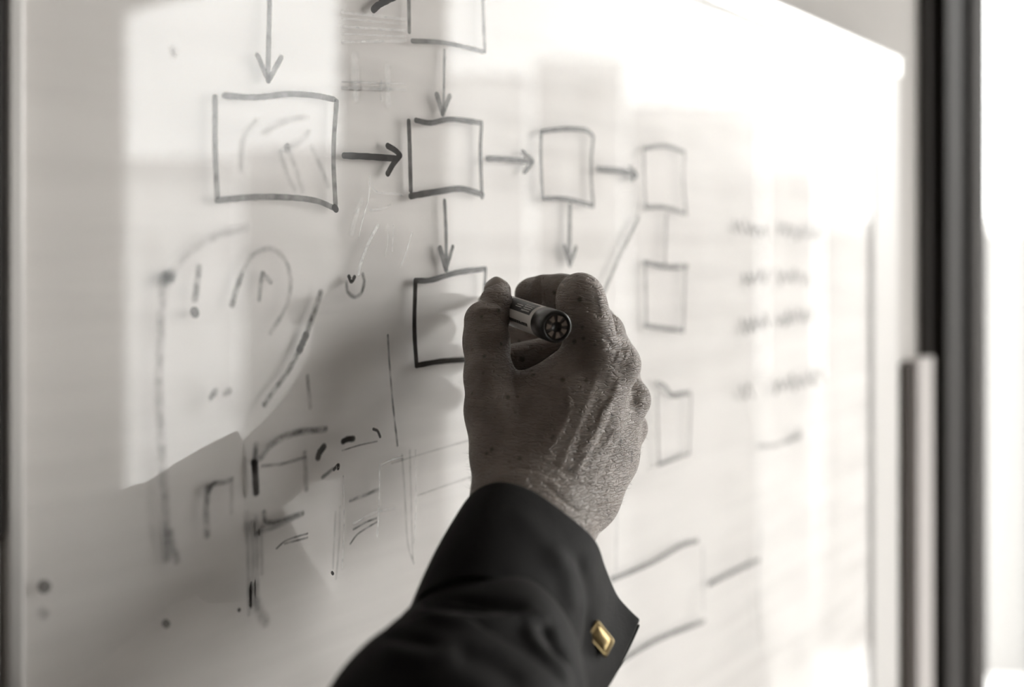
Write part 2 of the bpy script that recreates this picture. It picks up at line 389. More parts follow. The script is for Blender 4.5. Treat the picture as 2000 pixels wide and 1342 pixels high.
ink('ink_box', [[(1257, 291), (1258, 350), (1261, 405)], [(1258, 290), (1300, 285), (1335, 297)], [(1336, 297), (1334, 350), (1339, 415)],
                [(1262, 404), (1300, 405), (1340, 418)]], 'mid', 4.0)
ink('ink_arrow', [[(868, 392), (871, 460), (871, 522)], {'p': [(859, 485), (871, 526)], 'w': 4.4}, {'p': [(871, 526), (884, 482)], 'w': 3.2}], 'strong', 3.2)
ink('ink_arrow', [[(1113, 402), (1111, 500)], [(1102, 482), (1113, 517)], [(1113, 517), (1124, 484)]], 'strong', 4.4)
ink('ink_line', [[(1301, 420), (1298, 515)]], 'mid', 4.4)
ink('ink_box', [{'p': [(1259, 512), (1300, 521), (1341, 520)], 'w': 4.6}, [(1260, 515), (1262, 635)], [(1338, 522), (1334, 645)], [(1260, 636), (1298, 641), (1334, 646)]], 'mid', 4.2)
ink('ink_line', [[(1170, 590), (1210, 500), (1247, 424)]], 'mid', 4.6)
ink('ink_box', [[(811, 550), (809, 640), (813, 711)], [(811, 548), (842, 547), (890, 533), (947, 525)], [(813, 714), (860, 706), (915, 702), (960, 700)]], 'solid', 3.6)
ink('ink_line', [[(948, 525), (946, 560), (944, 585)]], 'strong', 3.0)
ink('ink_box', [[(1284, 748), (1300, 757), (1312, 772), (1346, 767)], {'p': [(1283, 772), (1286, 905)], 'w': 3.2}, {'p': [(1349, 772), (1345, 884)], 'w': 3.2},
                {'p': [(1286, 908), (1346, 885)], 'w': 3.6}], 'mid', 4.6)
ink('ink_line', [[(1195, 1132), (1230, 1118), (1280, 1095), (1330, 1066), (1362, 1056)]], 'mid', 4.8)
ink('ink_line', [[(1385, 1141), (1430, 1118), (1482, 1094)]], 'mid', 5.0)
ink('ink_line', [[(1195, 1306), (1235, 1278), (1290, 1247), (1375, 1213)]], 'mid', 4.8)
ink('ink_line', [[(1204, 980), (1203, 1112)]], 'faint', 4.0)
ink('ink_line', [[(1372, 1070), (1374, 1190)]], 'faint', 4.0)
ink('ink_line', [[(1486, 1030), (1480, 1130), (1484, 1250)]], 'faint', 5.0)
def scribble(x0, x1, y, slope, amp, n, seed):
    r = random.Random(seed); pts = []
    for i in range(n):
        x = x0 + (x1 - x0) * i / (n - 1)
        pts.append((x + r.uniform(-3, 3), y + slope * (x - x0) + (amp if i % 2 else -amp) * r.uniform(0.4, 1.2)))
    return pts
for i, (segs, y, sl) in enumerate([([(1432, 1448), (1456, 1498), (1518, 1604)], 446, 0.06), ([(1452, 1500), (1520, 1582)], 546, -0.05),
                                   ([(1450, 1500), (1515, 1590)], 637, -0.16), ([(1448, 1470), (1512, 1606)], 768, -0.22)]):
    ink('ink_handwriting', [scribble(a, b, y + sl * (a - 1450), sl, 15, max(4, int((b - a) / 5)), i * 7 + j) for j, (a, b) in enumerate(segs)], 'mid', 3.0)
ink('ink_handwriting', [{'p': [(1556, 846), (1564, 850)], 'w': 13}, {'p': [(1480, 872), (1520, 868), (1560, 852)], 'w': 6}], 'worn', 6)
# half wiped older marks on the left
ink('ink_smear', [[(320, 545), (313, 640), (310, 760), (316, 900), (326, 1090)]], 'worn', 6.0)
ink('ink_smear', [[(322, 548), (332, 540)]], 'smear', 7.0)
ink('ink_smear', [[(330, 540), (365, 497), (420, 462), (480, 445)]], 'faint', 5.5)
ink('ink_smear', [[(388, 522), (384, 560), (380, 585)]], 'smear', 4.2)
ink('ink_dot', [[(379, 608), (381, 612)]], 'strong', 5.0)
ink('ink_smear', [[(471, 538), (462, 565), (453, 596)]], 'smear', 4.2)
ink('ink_smear', [[(474, 530), (495, 498), (530, 486), (558, 512), (567, 552), (558, 600), (528, 650)]], 'worn', 4.0)
ink('ink_smear', [[(513, 534), (509, 556), (506, 585)], [(514, 535), (528, 551)]], 'smear', 3.6)
ink('ink_smear', [[(626, 572), (608, 625), (598, 655)]], 'smear', 4.8)
ink('ink_smear', [[(597, 655), (585, 683)]], 'dark_smear', 4.6)
ink('ink_smear', [[(584, 686), (560, 728), (535, 762), (516, 790)]], 'smear', 4.2)
ink('ink_smear', [[(708, 536), (711, 550), (705, 572), (692, 580), (679, 570), (676, 552)]], 'smear', 3.0)
ink('ink_smear', [[(681, 540), (686, 550), (692, 541)]], 'dark_smear', 2.6)
ink('ink_smear', [[(757, 655), (761, 720), (768, 800), (776, 870)]], 'smear', 2.0)
ink('ink_smear', [[(600, 735), (606, 795)]], 'worn', 3.6)
ink('ink_smear', [[(497, 905), (498, 925), (500, 962)]], 'dark_smear', 4.6)
ink('ink_smear', [[(500, 868), (497, 905)]], 'smear', 4.0)
ink('ink_smear', [[(510, 893), (530, 868), (575, 846), (635, 838)]], 'smear', 4.6)
ink('ink_smear', [[(515, 1000), (520, 1020), (545, 1018), (590, 1002)]], 'smear', 3.6)
ink('ink_smear', [[(500, 1042), (540, 1028), (590, 1004)]], 'worn', 3.4)
ink('ink_smear', [[(512, 910), (550, 906), (596, 893)]], 'worn', 2.6)
ink('ink_smear', [[(595, 885), (598, 955)]], 'worn', 4.2)
ink('ink_smear', [[(540, 1071), (560, 1055), (600, 1042)], [(556, 1062), (600, 1050)]], 'smear', 1.6)
ink('ink_smear', [[(405, 952), (402, 1000), (404, 1045)]], 'smear', 4.6)
ink('ink_smear', [[(406, 962), (416, 946), (436, 942), (452, 936)]], 'smear', 3.4)
ink('ink_smear', [[(452, 945), (452, 1000)]], 'faint', 3.6)
ink('ink_smear', [[(670, 862), (678, 858), (689, 857)]], 'dark_smear', 4.0)
ink('ink_smear', [[(632, 873), (624, 884), (621, 893)]], 'dark_smear', 4.4)
ink('ink_smear', [[(652, 917), (660, 908), (660, 915)]], 'dark_smear', 2.2)
ink('ink_smear', [[(630, 932), (650, 916)]], 'smear', 3.0)
ink('ink_smear', [[(729, 838), (737, 842), (742, 853)]], 'dark_smear', 2.0)
ink('ink_smear', [[(668, 880), (700, 870), (736, 862)]], 'smear', 1.4)
ink('ink_smear', [[(684, 978), (710, 968), (738, 956)]], 'smear', 2.8)
ink('ink_smear', [[(690, 1034), (715, 1020), (735, 1012)], [(684, 1062), (700, 1042), (735, 1020)]], 'smear', 1.8)
ink('ink_dot', [[(648, 1118), (650, 1121)]], 'solid', 1.8)
ink('ink_dot', [[(466, 1191), (467, 1192)]], 'strong', 2.2)
ink('ink_dot', [[(84, 1144), (88, 1148)]], 'mid', 6.0)
ink('ink_dot', [[(80, 1194), (86, 1200)]], 'worn', 5.0)
ink('ink_dot', [[(322, 1216), (326, 1220)]], 'mid', 4.0)
ink('ink_dot', [[(338, 98), (340, 106)]], 'worn', 5.0)
ink('ink_smear', [[(332, 1040), (338, 1070), (345, 1095)]], 'worn', 5.0)
ink('ink_smear', [[(412, 776), (420, 765)], [(440, 768), (447, 764)]], 'smear', 4.4)
ink('ink_smear', [[(480, 1000), (484, 1080), (486, 1200)], [(492, 1020), (494, 1100), (492, 1180)], [(500, 1010), (502, 1080), (503, 1190)], [(510, 1030), (511, 1120)]], 'faint', 3.0)
ink('ink_smear', [[(494, 1150), (502, 1185), (518, 1215)]], 'worn', 7.0)
ink('ink_smear', [[(655, 1000), (652, 1060), (650, 1110)], [(664, 990), (662, 1060), (656, 1130)]], 'faint', 2.0)
ink('ink_smear', [[(785, 890), (790, 960), (796, 1060), (808, 1100)], [(800, 880), (803, 990), (806, 1090)]], 'faint', 2.4)
ink('ink_smear', [[(765, 905), (830, 885), (930, 856)], [(815, 968), (860, 952), (925, 930)]], 'faint', 1.6)
ink('ink_smear', [[(470, 330), (475, 270), (500, 235)], [(515, 260), (560, 235), (600, 228)], [(560, 290), (590, 272), (602, 258)]], 'faint', 4.5)
ink('ink_smear', [[(548, 300), (562, 345), (575, 370)], [(562, 290), (578, 330), (590, 372)], [(610, 290), (628, 330), (640, 362)]], 'faint', 4.5)
# pale dried wiping trails
ink('wipe_trail', [[(738, 440), (722, 470), (706, 510), (700, 535)]], 'scratch', 3.2)
ink('wipe_trail', [[(722, 345), (720, 385), (708, 430), (700, 465)]], 'scratch', 1.4)
ink('wipe_trail', [[(705, 395), (694, 425), (686, 455)]], 'scratch_soft', 6.0)
ink('wipe_trail', [[(804, 455), (794, 490), (782, 520)]], 'scratch', 1.6)
ink('wipe_trail', [[(728, 368), (740, 376), (770, 378), (785, 382)], [(722, 410), (745, 408), (762, 400)]], 'scratch_soft', 2.4)
ink('wipe_trail', [[(757, 440), (757, 470), (752, 500)], [(768, 440), (766, 490)]], 'scratch_soft', 2.0)
ink('wipe_trail', [[(741, 908), (740, 980), (737, 1046)]], 'scratch', 2.0)
ink('wipe_trail', [[(745, 908), (765, 898), (786, 893)]], 'scratch', 2.0)
ink('wipe_trail', [[(670, 930), (672, 1020), (668, 1110)]], 'scratch_soft', 2.4)
ink('wipe_trail', [[(811, 880), (812, 990), (808, 1060)]], 'scratch_soft', 2.4)
ink('wipe_trail', [[(690, 1022), (730, 1002), (770, 992)]], 'scratch_soft', 3.0)
ink('wipe_trail', [[(757, 130), (758, 205)]], 'scratch_soft', 7.0)
ink('wipe_trail', [[(744, 160), (744, 195)]], 'scratch_soft', 3.0)
for k, (y0, dy) in enumerate(((24, 14), (36, 12), (52, 8), (66, 6), (82, -2), (160, 4), (172, 3))):
    ink('wipe_trail', [[(668, y0), (720, y0 + dy * 0.4), (792, y0 + dy)]], 'scratch_soft', 1.6 if k % 2 else 3.0)
ink('wipe_trail', [[(693, 110), (694, 190)]], 'scratch_soft', 9.0)

# ------------------------------------------------------------------ the marker
BUTT = C2W(P(1088, 639, 516)); TIPW = BP(938, 585)
ax = (TIPW - BUTT); MLEN = ax.length; ax.normalize()
mk = empty('dry_erase_marker', BUTT)
tag(mk, 'white-labelled black dry erase marker held between thumb and index finger', 'marker')
zq = ax.to_track_quat('Z', 'Y')
# roll so that local +X points toward the camera side-up
mk.rotation_mode = 'QUATERNION'
Rm = zq.to_matrix()
upv = UP - ax * UP.dot(ax); upv.normalize()
side = ax.cross(upv)
Rm = Matrix((upv, side, ax)).transposed()
mk.rotation_quaternion = Rm.to_quaternion()
def lathe(name, prof, mat, parent, n=48, a0=0.0, a1=2 * math.pi, smooth=True):
    full = abs(a1 - a0 - 2 * math.pi) < 1e-6
    m = n if full else n + 1
    vs, fs = [], []
    for r, z in prof:
        for i in range(m):
            a = a0 + (a1 - a0) * i / n
            vs.append((r * math.cos(a), r * math.sin(a), z))
    for k in range(len(prof) - 1):
        for i in range(n if full else n):
            j = (i + 1) % m
            fs.append((k * m + i, k * m + j, (k + 1) * m + j, (k + 1) * m + i))
    me = mesh(name, vs, fs, smooth)
    o = bpy.data.objects.new(name, me); COL.objects.link(o); me.materials.append(mat); o.parent = parent
    if smooth:
        me.polygons.foreach_set('use_smooth', [True] * len(me.polygons))
    return o
R0 = 0.0084; L_ = MLEN
lathe('barrel', [(R0 - 0.0002, 0.0155), (R0, 0.0160), (R0, L_ - 0.044), (R0 - 0.0005, L_ - 0.040)], M['label_white'], mk)
lathe('grip', [(R0 - 0.0002, L_ - 0.0402), (R0 - 0.0012, L_ - 0.036), (R0 - 0.0028, L_ - 0.020), (0.0036, L_ - 0.010), (0.0030, L_ - 0.008), (0.0, L_ - 0.0078)], M['plug'], mk)
lathe('nib', [(0.0025, L_ - 0.009), (0.0024, L_ - 0.003), (0.0014, L_ - 0.0004), (0.0, L_ - 0.0003)], M['print_black'], mk)
pg = lathe('end_plug', [(R0 - 0.0003, 0.0166), (R0 + 0.0002, 0.0160), (R0 + 0.0002, 0.0012), (R0 - 0.0004, 0.0002), (R0 - 0.0012, 0.0), (R0 - 0.0017, 0.0006), (R0 - 0.0019, 0.0012), (0.0026, 0.0014), (0.0022, 0.0022), (0.0, 0.0024)], M['plug'], mk)
lathe('end_face', [(R0 - 0.00195, 0.00095), (0.0046, 0.0007), (0.0027, 0.0010)], M['plug_face'], mk)
for k in range(7):                    # worn moulded lugs of the end face
    a = k * 2 * math.pi / 7 + 0.3
    vs = []; fs = []
    for (rr, da) in ((0.0030, -0.22), (0.0030, 0.22), (0.0060, 0.26), (0.0060, -0.26)):
        for z in (0.0012, 0.00015):
            vs.append((rr * math.cos(a + da), rr * math.sin(a + da), z))
    fs = [(1, 3, 5, 7), (0, 1, 7, 6), (2, 3, 1, 0), (4, 5, 3, 2), (6, 7, 5, 4)]
    me = mesh('plug_lug', vs, fs); o = bpy.data.objects.new('plug_lug', me); COL.objects.link(o); me.materials.append(M['plug_lug']); o.parent = mk
camv = CAMP - (BUTT + ax * 0.035); camloc = Rm.transposed() @ camv
A0 = math.atan2(camloc.y, camloc.x)   # angle on the barrel that faces the viewer
def patch(name, a0, a1, z0, z1, mat, dr=0.00006):
    return lathe(name, [(R0 + dr, z0), (R0 + dr, z1)], mat, mk, 12, a0, a1)

sg_ = 1.0 if math.sin(-A0) > 0 else -1.0   # turning direction from the viewer's side up to the top of the barrel
def ang(d): return A0 + sg_ * math.radians(d)
def prn(name, d0, d1, z0, z1, mat, dr=0.00006):
    a, b = sorted((ang(d0), ang(d1)))
    return patch(name, a, b, z0, z1, mat, dr)
prn('printed_panel', 6, 66, 0.0205, 0.062, M['print_black'])
rr = random.Random(5)
for d0, d1 in ((14, 20), (24, 29), (33, 39), (43, 47)):      # small print rows in the black panel
    z = 0.0235
    while z < 0.034:
        w = rr.uniform(0.0006, 0.0014)
        prn('small_print', d0 + rr.uniform(0, 1.5), d1, z, z + w, M['label_white'], 0.00012); z += w + 0.0006
for k in range(2): prn('print_slash', 24 + 9 * k, 27 + 9 * k, 0.037, 0.046, M['label_white'], 0.00012)
z = 0.0215
while z < 0.055:                                            # dark lettering strip low on the barrel
    w = rr.uniform(0.0009, 0.0020)
    prn('lettering', -38, -38 + rr.choice((12, 12, 9)), z, z + w, M['print_black']); z += w + 0.0004

# ------------------------------------------------------------------ hand: blended round-cone field -> surface nets
def hand_field(X):
    """X (n,3) camera-frame mm -> signed distance"""
    def seg(a, b, ra, rb):
        a = np.asarray(a, np.float32); b = np.asarray(b, np.float32); ab = b - a; L2 = float(ab @ ab)
        t = np.clip(((X - a) @ ab) / L2, 0, 1)
        return np.linalg.norm(X - a - t[:, None] * ab, axis=1) - (ra + (rb - ra) * t)
    def ell(c, r):
        c = np.asarray(c, np.float32); r = np.asarray(r, np.float32)
        q = (X - c) / r; k = np.linalg.norm(q, axis=1)
        return (k - 1.0) * float(r.min())
    def smin(a, b, k):
        h = np.clip(k - np.abs(a - b), 0, None) / k
        return np.minimum(a, b) - h * h * k * 0.25
    def chain(pts, k=5):
        d = None
        for (p, r), (q, s) in zip(pts[:-1], pts[1:]):
            e = seg(P(*p), P(*q), r, s)
            d = e if d is None else smin(d, e, k)
        return d
    # palm block
    palm = chain([((968, 1105, 474), 17), ((1000, 985, 506), 18.2), ((1100, 800, 538), 15), ((1150, 700, 546), 13.5)], 8)     # index metacarpal
    palm = smin(palm, chain([((1005, 1112, 476), 17), ((1060, 1000, 508), 18.0), ((1150, 820, 542), 15), ((1203, 712, 552), 12.5)], 8), 12)
    palm = smin(palm, chain([((1040, 1120, 484), 14), ((1092, 1040, 508), 13.6), ((1165, 890, 548), 14.5), ((1228, 782, 568), 11.2)], 8), 12)
    palm = smin(palm, chain([((1075, 1075, 505), 12.5), ((1150, 975, 534), 14), ((1196, 895, 562), 13), ((1226, 836, 582), 10.5)], 8), 12)
    palm = smin(palm, seg(P(1120, 960, 548), P(1160, 830, 578), 19, 17), 16)
    # thumb
    thumb = chain([((990, 1010, 508), 15.8), ((979, 890, 524), 15.8), ((960, 800, 536), 13.8), ((955, 735, 543), 12.9), ((950, 668, 553), 12.2), ((946, 627, 559), 11.5)], 5)
    thumb = smin(thumb, chain([((962, 622, 561), 9.8), ((968, 594, 568), 8.9), ((973, 569, 577), 7.5)], 4), 2.6)
    palm = smin(palm, thumb, 10)
    palm = smin(palm, seg(P(990, 830, 540), P(1100, 745, 545), 14, 12), 14)      # web of the thumb
    palm = smin(palm, seg(P(1000, 770, 553), P(1110, 730, 552), 8, 10), 10)
    palm = smin(palm, seg(P(985, 720, 575), P(1110, 692, 588), 13, 13), 8)
    # fingers
    index = chain([((1160, 698, 543), 13.2), ((1149, 640, 548), 13.0), ((1135, 590, 553), 12.8), ((1133, 576, 557), 12.4)], 6)
    index = smin(index, chain([((1124, 574, 571), 10.8), ((1095, 571, 578), 9.8), ((1062, 571, 585), 9.3), ((1038, 573, 592), 8.2), ((1031, 575, 594), 7.4)], 5), 2.2)
    mid = chain([((1207, 712, 552), 12.2), ((1180, 650, 580), 11.0), ((1168, 636, 600), 10.8), ((1095, 652, 612), 9.8), ((1030, 656, 612), 9.2), ((1006, 652, 614), 8.4)], 5)
    ring = chain([((1232, 780, 568), 10.8), ((1212, 735, 600), 10.5), ((1195, 722, 614), 10.4), ((1120, 722, 624), 9.4), ((1062, 728, 612), 8.6), ((1050, 735, 600), 8)], 5)
    pink = chain([((1230, 836, 582), 9.6), ((1212, 812, 608), 9.4), ((1196, 806, 618), 9.2), ((1135, 808, 622), 8.2), ((1085, 812, 608), 7.4), ((1075, 815, 598), 7)], 5)
    d = smin(palm, index, 7)
    d = smin(d, mid, 4.5); d = smin(d, ring, 4.5); d = smin(d, pink, 4.5)
    return d
def surface_nets(lo, hi, h):
    n = [int(math.ceil((hi[i] - lo[i]) / h)) + 1 for i in range(3)]
    # coarse pass marks the blocks that hold the surface
    xs = [lo[i] + h * np.arange(n[i], dtype=np.float32) for i in range(3)]
    D = np.full(n, 50.0, np.float32)
    B = 10
    cents = []; blocks = []
    for i in range(0, n[0], B):
        for j in range(0, n[1], B):
            for k in range(0, n[2], B):
                blocks.append((i, j, k)); cents.append((lo[0] + h * (i + B / 2), lo[1] + h * (j + B / 2), lo[2] + h * (k + B / 2)))
    dc = hand_field(np.array(cents, np.float32))
    rad = h * B * 0.5 * 1.75 + 4
    pts = []; sl = []
    for (i, j, k), d in zip(blocks, dc):
        s = (slice(i, min(i + B, n[0])), slice(j, min(j + B, n[1])), slice(k, min(k + B, n[2])))
        if abs(d) > rad: D[s] = d; continue
        g = np.stack(np.meshgrid(xs[0][s[0]], xs[1][s[1]], xs[2][s[2]], indexing='ij'), -1)
        sl.append((s, g.shape[:3])); pts.append(g.reshape(-1, 3))
    al = np.concatenate(pts); val = np.concatenate([hand_field(c) for c in np.array_split(al, max(1, len(al) // 400000))])
    o = 0
    for s, sh in sl:
        m = sh[0] * sh[1] * sh[2]; D[s] = val[o:o + m].reshape(sh); o += m
    ins = D < 0
    c = np.zeros([v - 1 for v in n], np.int8)
    for dx in (0, 1):
        for dy in (0, 1):
            for dz in (0, 1):
                c += ins[dx:n[0] - 1 + dx, dy:n[1] - 1 + dy, dz:n[2] - 1 + dz]
    act = (c > 0) & (c < 8)
    ids = np.full(act.shape, -1, np.int64); I = np.argwhere(act); ids[act] = np.arange(len(I))
    acc = np.zeros((len(I), 3)); cnt = np.zeros(len(I))
    corners = [(a, b, e) for a in (0, 1) for b in (0, 1) for e in (0, 1)]
    for a in range(8):
        for b in range(a + 1, 8):
            ca, cb = np.array(corners[a]), np.array(corners[b])
            if abs(ca - cb).sum() != 1: continue
            da = D[I[:, 0] + ca[0], I[:, 1] + ca[1], I[:, 2] + ca[2]]; db = D[I[:, 0] + cb[0], I[:, 1] + cb[1], I[:, 2] + cb[2]]
            m = (da < 0) != (db < 0); t = np.where(m, da / np.where(da - db == 0, 1, da - db), 0)
            acc += np.where(m[:, None], ca + (cb - ca) * t[:, None], 0); cnt += m
    V = (I + acc / cnt[:, None]) * h + np.array(lo)
    F = []
    for axn in range(3):
        u, v = [(1, 2), (2, 0), (0, 1)][axn]
        sh = [n[0], n[1], n[2]]
        a = [slice(0, n[q]) for q in range(3)]; b = [slice(0, n[q]) for q in range(3)]
        a[axn] = slice(0, n[axn] - 1); b[axn] = slice(1, n[axn])
        a[u] = b[u] = slice(1, n[u] - 1); a[v] = b[v] = slice(1, n[v] - 1)
        A = ins[tuple(a)]; Bn = ins[tuple(b)]
        E = np.argwhere(A != Bn); sgn = A[A != Bn]
        base = E.copy(); base[:, u] += 1; base[:, v] += 1
        def cid(du, dv):
            q = base.copy(); q[:, u] += du; q[:, v] += dv
            return ids[q[:, 0], q[:, 1], q[:, 2]]
        Q = np.stack([cid(-1, -1), cid(0, -1), cid(0, 0), cid(-1, 0)], 1)
        Q[~sgn] = Q[~sgn][:, ::-1]
        F.append(Q)
    F = np.concatenate(F); F = F[(F >= 0).all(1)]
    return V, F
def vnormals(V, F):
    e1 = V[F[:, 2]] - V[F[:, 0]]; e2 = V[F[:, 3]] - V[F[:, 1]]
    fn = np.cross(e1, e2); Nn = np.zeros_like(V)
    for k in range(4): np.add.at(Nn, F[:, k], fn)
    return Nn / (np.linalg.norm(Nn, axis=1)[:, None] + 1e-12)
def smooth_mesh(V, F, it=2, lam=0.5):
    E = np.concatenate([F[:, [0, 1]], F[:, [1, 2]], F[:, [2, 3]], F[:, [3, 0]]])
    for s in range(it):
        for l in (lam, -lam * 1.02):
            acc = np.zeros_like(V); c = np.zeros(len(V))
            np.add.at(acc, E[:, 0], V[E[:, 1]]); np.add.at(acc, E[:, 1], V[E[:, 0]]); np.add.at(c, E[:, 0], 1); np.add.at(c, E[:, 1], 1)
            V = V + l * (acc / np.maximum(c, 1)[:, None] - V)
    return V
def project(V):
    return np.stack([HX + V[:, 0] / V[:, 2] * FPX, HY - V[:, 1] / V[:, 2] * FPX], 1)
def ridge(px, poly, w, taper_ends=True):
    """gaussian falloff around a pixel polyline; returns weight per vertex"""
    pl = np.array(catmull(poly, 6)) if len(poly) > 2 else np.array(catmull(poly, 4))
    best = np.full(len(px), 1e9); tt = np.zeros(len(px)); n = len(pl) - 1
    for i in range(n):
        a, b = pl[i], pl[i + 1]; ab = b - a; t = np.clip(((px - a) @ ab) / (ab @ ab + 1e-9), 0, 1)
        d = np.linalg.norm(px - a - t[:, None] * ab, axis=1)
        m = d < best; best[m] = d[m]; tt[m] = (i + t[m]) / n
    g = np.exp(-(best / w) ** 2)
    if taper_ends: g *= np.clip(np.minimum(tt, 1 - tt) / 0.15, 0.0, 1) ** 0.6
    return g
def sculpt(V, Nn, strokes):
    px = project(V); view = V / np.linalg.norm(V, axis=1)[:, None]
    face = np.clip(-(Nn * view).sum(1) * 3.0, 0, 1)
    disp = np.zeros(len(V))
    for poly, w, hgt in strokes: disp += hgt * ridge(px, poly, w) * face
    return V + Nn * disp[:, None]

V, F = surface_nets((-42, -230, 440), (88, 0, 652), 0.75)
V = smooth_mesh(V, F, 2)
Nn = vnormals(V, F)
if (Nn * (V - V.mean(0))).sum() < 0: F = F[:, ::-1]; Nn = -Nn
HS = [
    # extensor tendons fanning to the knuckles
    ([(1085, 930), (1120, 860), (1150, 780), (1170, 720)], 8, 0.56),
    ([(1120, 930), (1160, 860), (1190, 790), (1212, 735)], 7, 0.74),
    ([(1150, 950), (1190, 880), (1215, 830), (1235, 790)], 6, 0.68),
    # hollows between them
    ([(1110, 900), (1140, 830), (1170, 770)], 9, -0.56),
    ([(1140, 915), (1175, 855), (1205, 790)], 7, -0.68),
    ([(1170, 940), (1205, 870), (1228, 825)], 5, -0.56),
    # veins
    ([(1130, 890), (1165, 835), (1178, 800), (1215, 760)], 4.5, 0.56),
    ([(1165, 900), (1200, 840), (1222, 790), (1240, 765)], 4, 0.56),
    ([(1060, 900), (1090, 850), (1110, 800), (1108, 750)], 6, 0.37),
    # knuckle dimples
    ([(1205, 690), (1225, 700)], 14, 0.9), ([(1240, 770), (1252, 790)], 11, 0.7),
    ([(1180, 655), (1200, 680), (1222, 688)], 6, -0.8),
    # thumb knuckle and web creases
    ([(925, 600), (950, 588), (975, 596)], 5, -0.6), ([(922, 612), (950, 602), (980, 608)], 6, 0.5),
    ([(915, 640), (940, 632), (965, 640)], 4, -0.3), ([(1000, 690), (1004, 740), (1010, 780)], 5, -0.6),
    ([(1003, 700), (1030, 690), (1056, 672)], 4, -0.5),
    # finger joint creases of the index
    ([(1055, 540), (1057, 570), (1056, 600)], 3, -0.5), ([(1092, 545), (1085, 575), (1090, 610)], 3.5, -0.6),
    # wrist creases
    ([(960, 930), (1030, 915), (1100, 940)], 4, -0.35), ([(1060, 940), (1110, 985), (1150, 1010)], 4, -0.35),
    ([(1040, 960), (1090, 1000), (1135, 1035)], 4, -0.35),
    ([(905, 775), (930, 778), (950, 775)], 3, -0.35),
]
for k in range(9):                    # wrinkled skin over the bent index knuckle
    x0 = 1112 + k * 1.5; y0 = 556 + k * 7.0
    HS.append(([(1128 + k * 2.0, y0 - 6), (1148 + k * 2.0, y0), (1166 + k * 1.2, y0 + 9)], 2.6, -0.55))
for k in range(14):                   # fine skin folds across the wrist
    t = k / 13.0
    x0, y0 = 1010 + 120 * t, 930 + 80 * t
    HS.append(([(1000 + 60 * t, 905 + 70 * t), (1060 + 70 * t, 900 + 85 * t), (1120 + 80 * t - 40 * t * t, 925 + 70 * t)], 2.6, -0.18))
V = sculpt(V, Nn, HS)
HV = V; HF = F
person = empty('person', C2W(P(1040, 1000, 500)))
tag(person, 'right hand and forearm of a person in a dark shirt, writing with a marker', 'person')
hme = bpy.data.meshes.new('hand')
hme.from_pydata([tuple(C2W(v)) for v in V], [], [tuple(int(i) for i in f) for f in F]); hme.update()
hme.polygons.foreach_set('use_smooth', [True] * len(hme.polygons))
hand = link('hand', hme, M['skin'], person)
hand['label'] = 'bare wrinkled hand gripping the marker, freckled back'

# fine hairs along the wrist
def hairs():
    rg = random.Random(11); pj = project(HV); nn = vnormals(HV, HF)
    if (nn * (HV - HV.mean(0))).sum() < 0: nn = -nn
    view = HV / np.linalg.norm(HV, axis=1)[:, None]; fac = np.abs((nn * view).sum(1))
    vs, fs = [], []
    def grow(idx, L0):
        for i in idx:
            p = HV[i].copy(); d = nn[i] * 0.6 + np.array([rg.uniform(-.4, .4), rg.uniform(-.2, .9), rg.uniform(-.4, .4)]); d /= np.linalg.norm(d)
            L = L0 * rg.uniform(0.5, 1.2); curl = np.array([rg.uniform(-1, 1), rg.uniform(-.3, 1), rg.uniform(-1, 1)]) * 0.55
            b = len(vs); K = 5
            for k in range(K):
                t = k / (K - 1); w = 0.055 * (1 - 0.8 * t)
                for a in range(3):
                    vs.append(C2W(p + w * np.array([math.cos(a * 2.09), math.sin(a * 2.09), 0])))
                p = p + d * L / K; d = d + curl * 0.3; d /= np.linalg.norm(d)
            for k in range(K - 1):
                for a in range(3):
                    fs.append((b + k * 3 + a, b + k * 3 + (a + 1) % 3, b + k * 3 + 3 + (a + 1) % 3, b + k * 3 + 3 + a))
    c1 = np.where((pj[:, 0] < 945) & (pj[:, 1] > 885) & (pj[:, 1] < 958) & (fac < 0.35))[0]
    c2 = np.where((pj[:, 0] > 1150) & (pj[:, 1] > 860) & (pj[:, 1] < 1010) & (fac < 0.35))[0]
    c3 = np.where((pj[:, 0] > 1090) & (pj[:, 1] > 830) & (pj[:, 1] < 1020) & (fac > 0.3))[0]
    if len(c1): grow(rg.sample(list(c1), min(34, len(c1))), 4.6)
    if len(c2): grow(rg.sample(list(c2), min(40, len(c2))), 2.8)
    if len(c3): grow(rg.sample(list(c3), min(110, len(c3))), 3.4)
    o = link('wrist_hair', mesh('wrist_hair', vs, fs), M['print_black'], hand); o['kind'] = 'stuff'
hairs()
# thumb nail: small curved plate on the far upper side of the thumb tip
def nail(c, nrm, tang, lw, ll, name):
    nrm = nrm / np.linalg.norm(nrm); tang = tang - nrm * (tang @ nrm); tang /= np.linalg.norm(tang); bi = np.cross(nrm, tang)
    vs, fs = [], []; nu, nv = 10, 10
    for i in range(nu + 1):
        for j in range(nv + 1):
            u = -1 + 2 * i / nu; v = -1 + 2 * j / nv
            k = math.sqrt(max(0.02, 1 - (abs(v) ** 4) * 0.55))
            p = c + tang * v * ll + bi * u * lw * k + nrm * (-(u * u) * lw * 0.42 - (v * v) * 0.5 + 0.5)
            vs.append(C2W(p))
    for i in range(nu):
        for j in range(nv):
            a = i * (nv + 1) + j; fs.append((a, a + 1, a + nv + 2, a + nv + 1))
    me = mesh(name, vs, fs, True); o = link(name, me, M['nail'], hand)
    s = o.modifiers.new('thickness', 'SOLIDIFY'); s.thickness = 0.0006; s.offset = -1
    return o
nail(P(969, 571, 576) + np.array([-1.4, 5.9, -2.6]), np.array([-0.22, 0.86, -0.42]), np.array([0.22, 0.42, 0.86]), 5.4, 5.6, 'thumbnail')

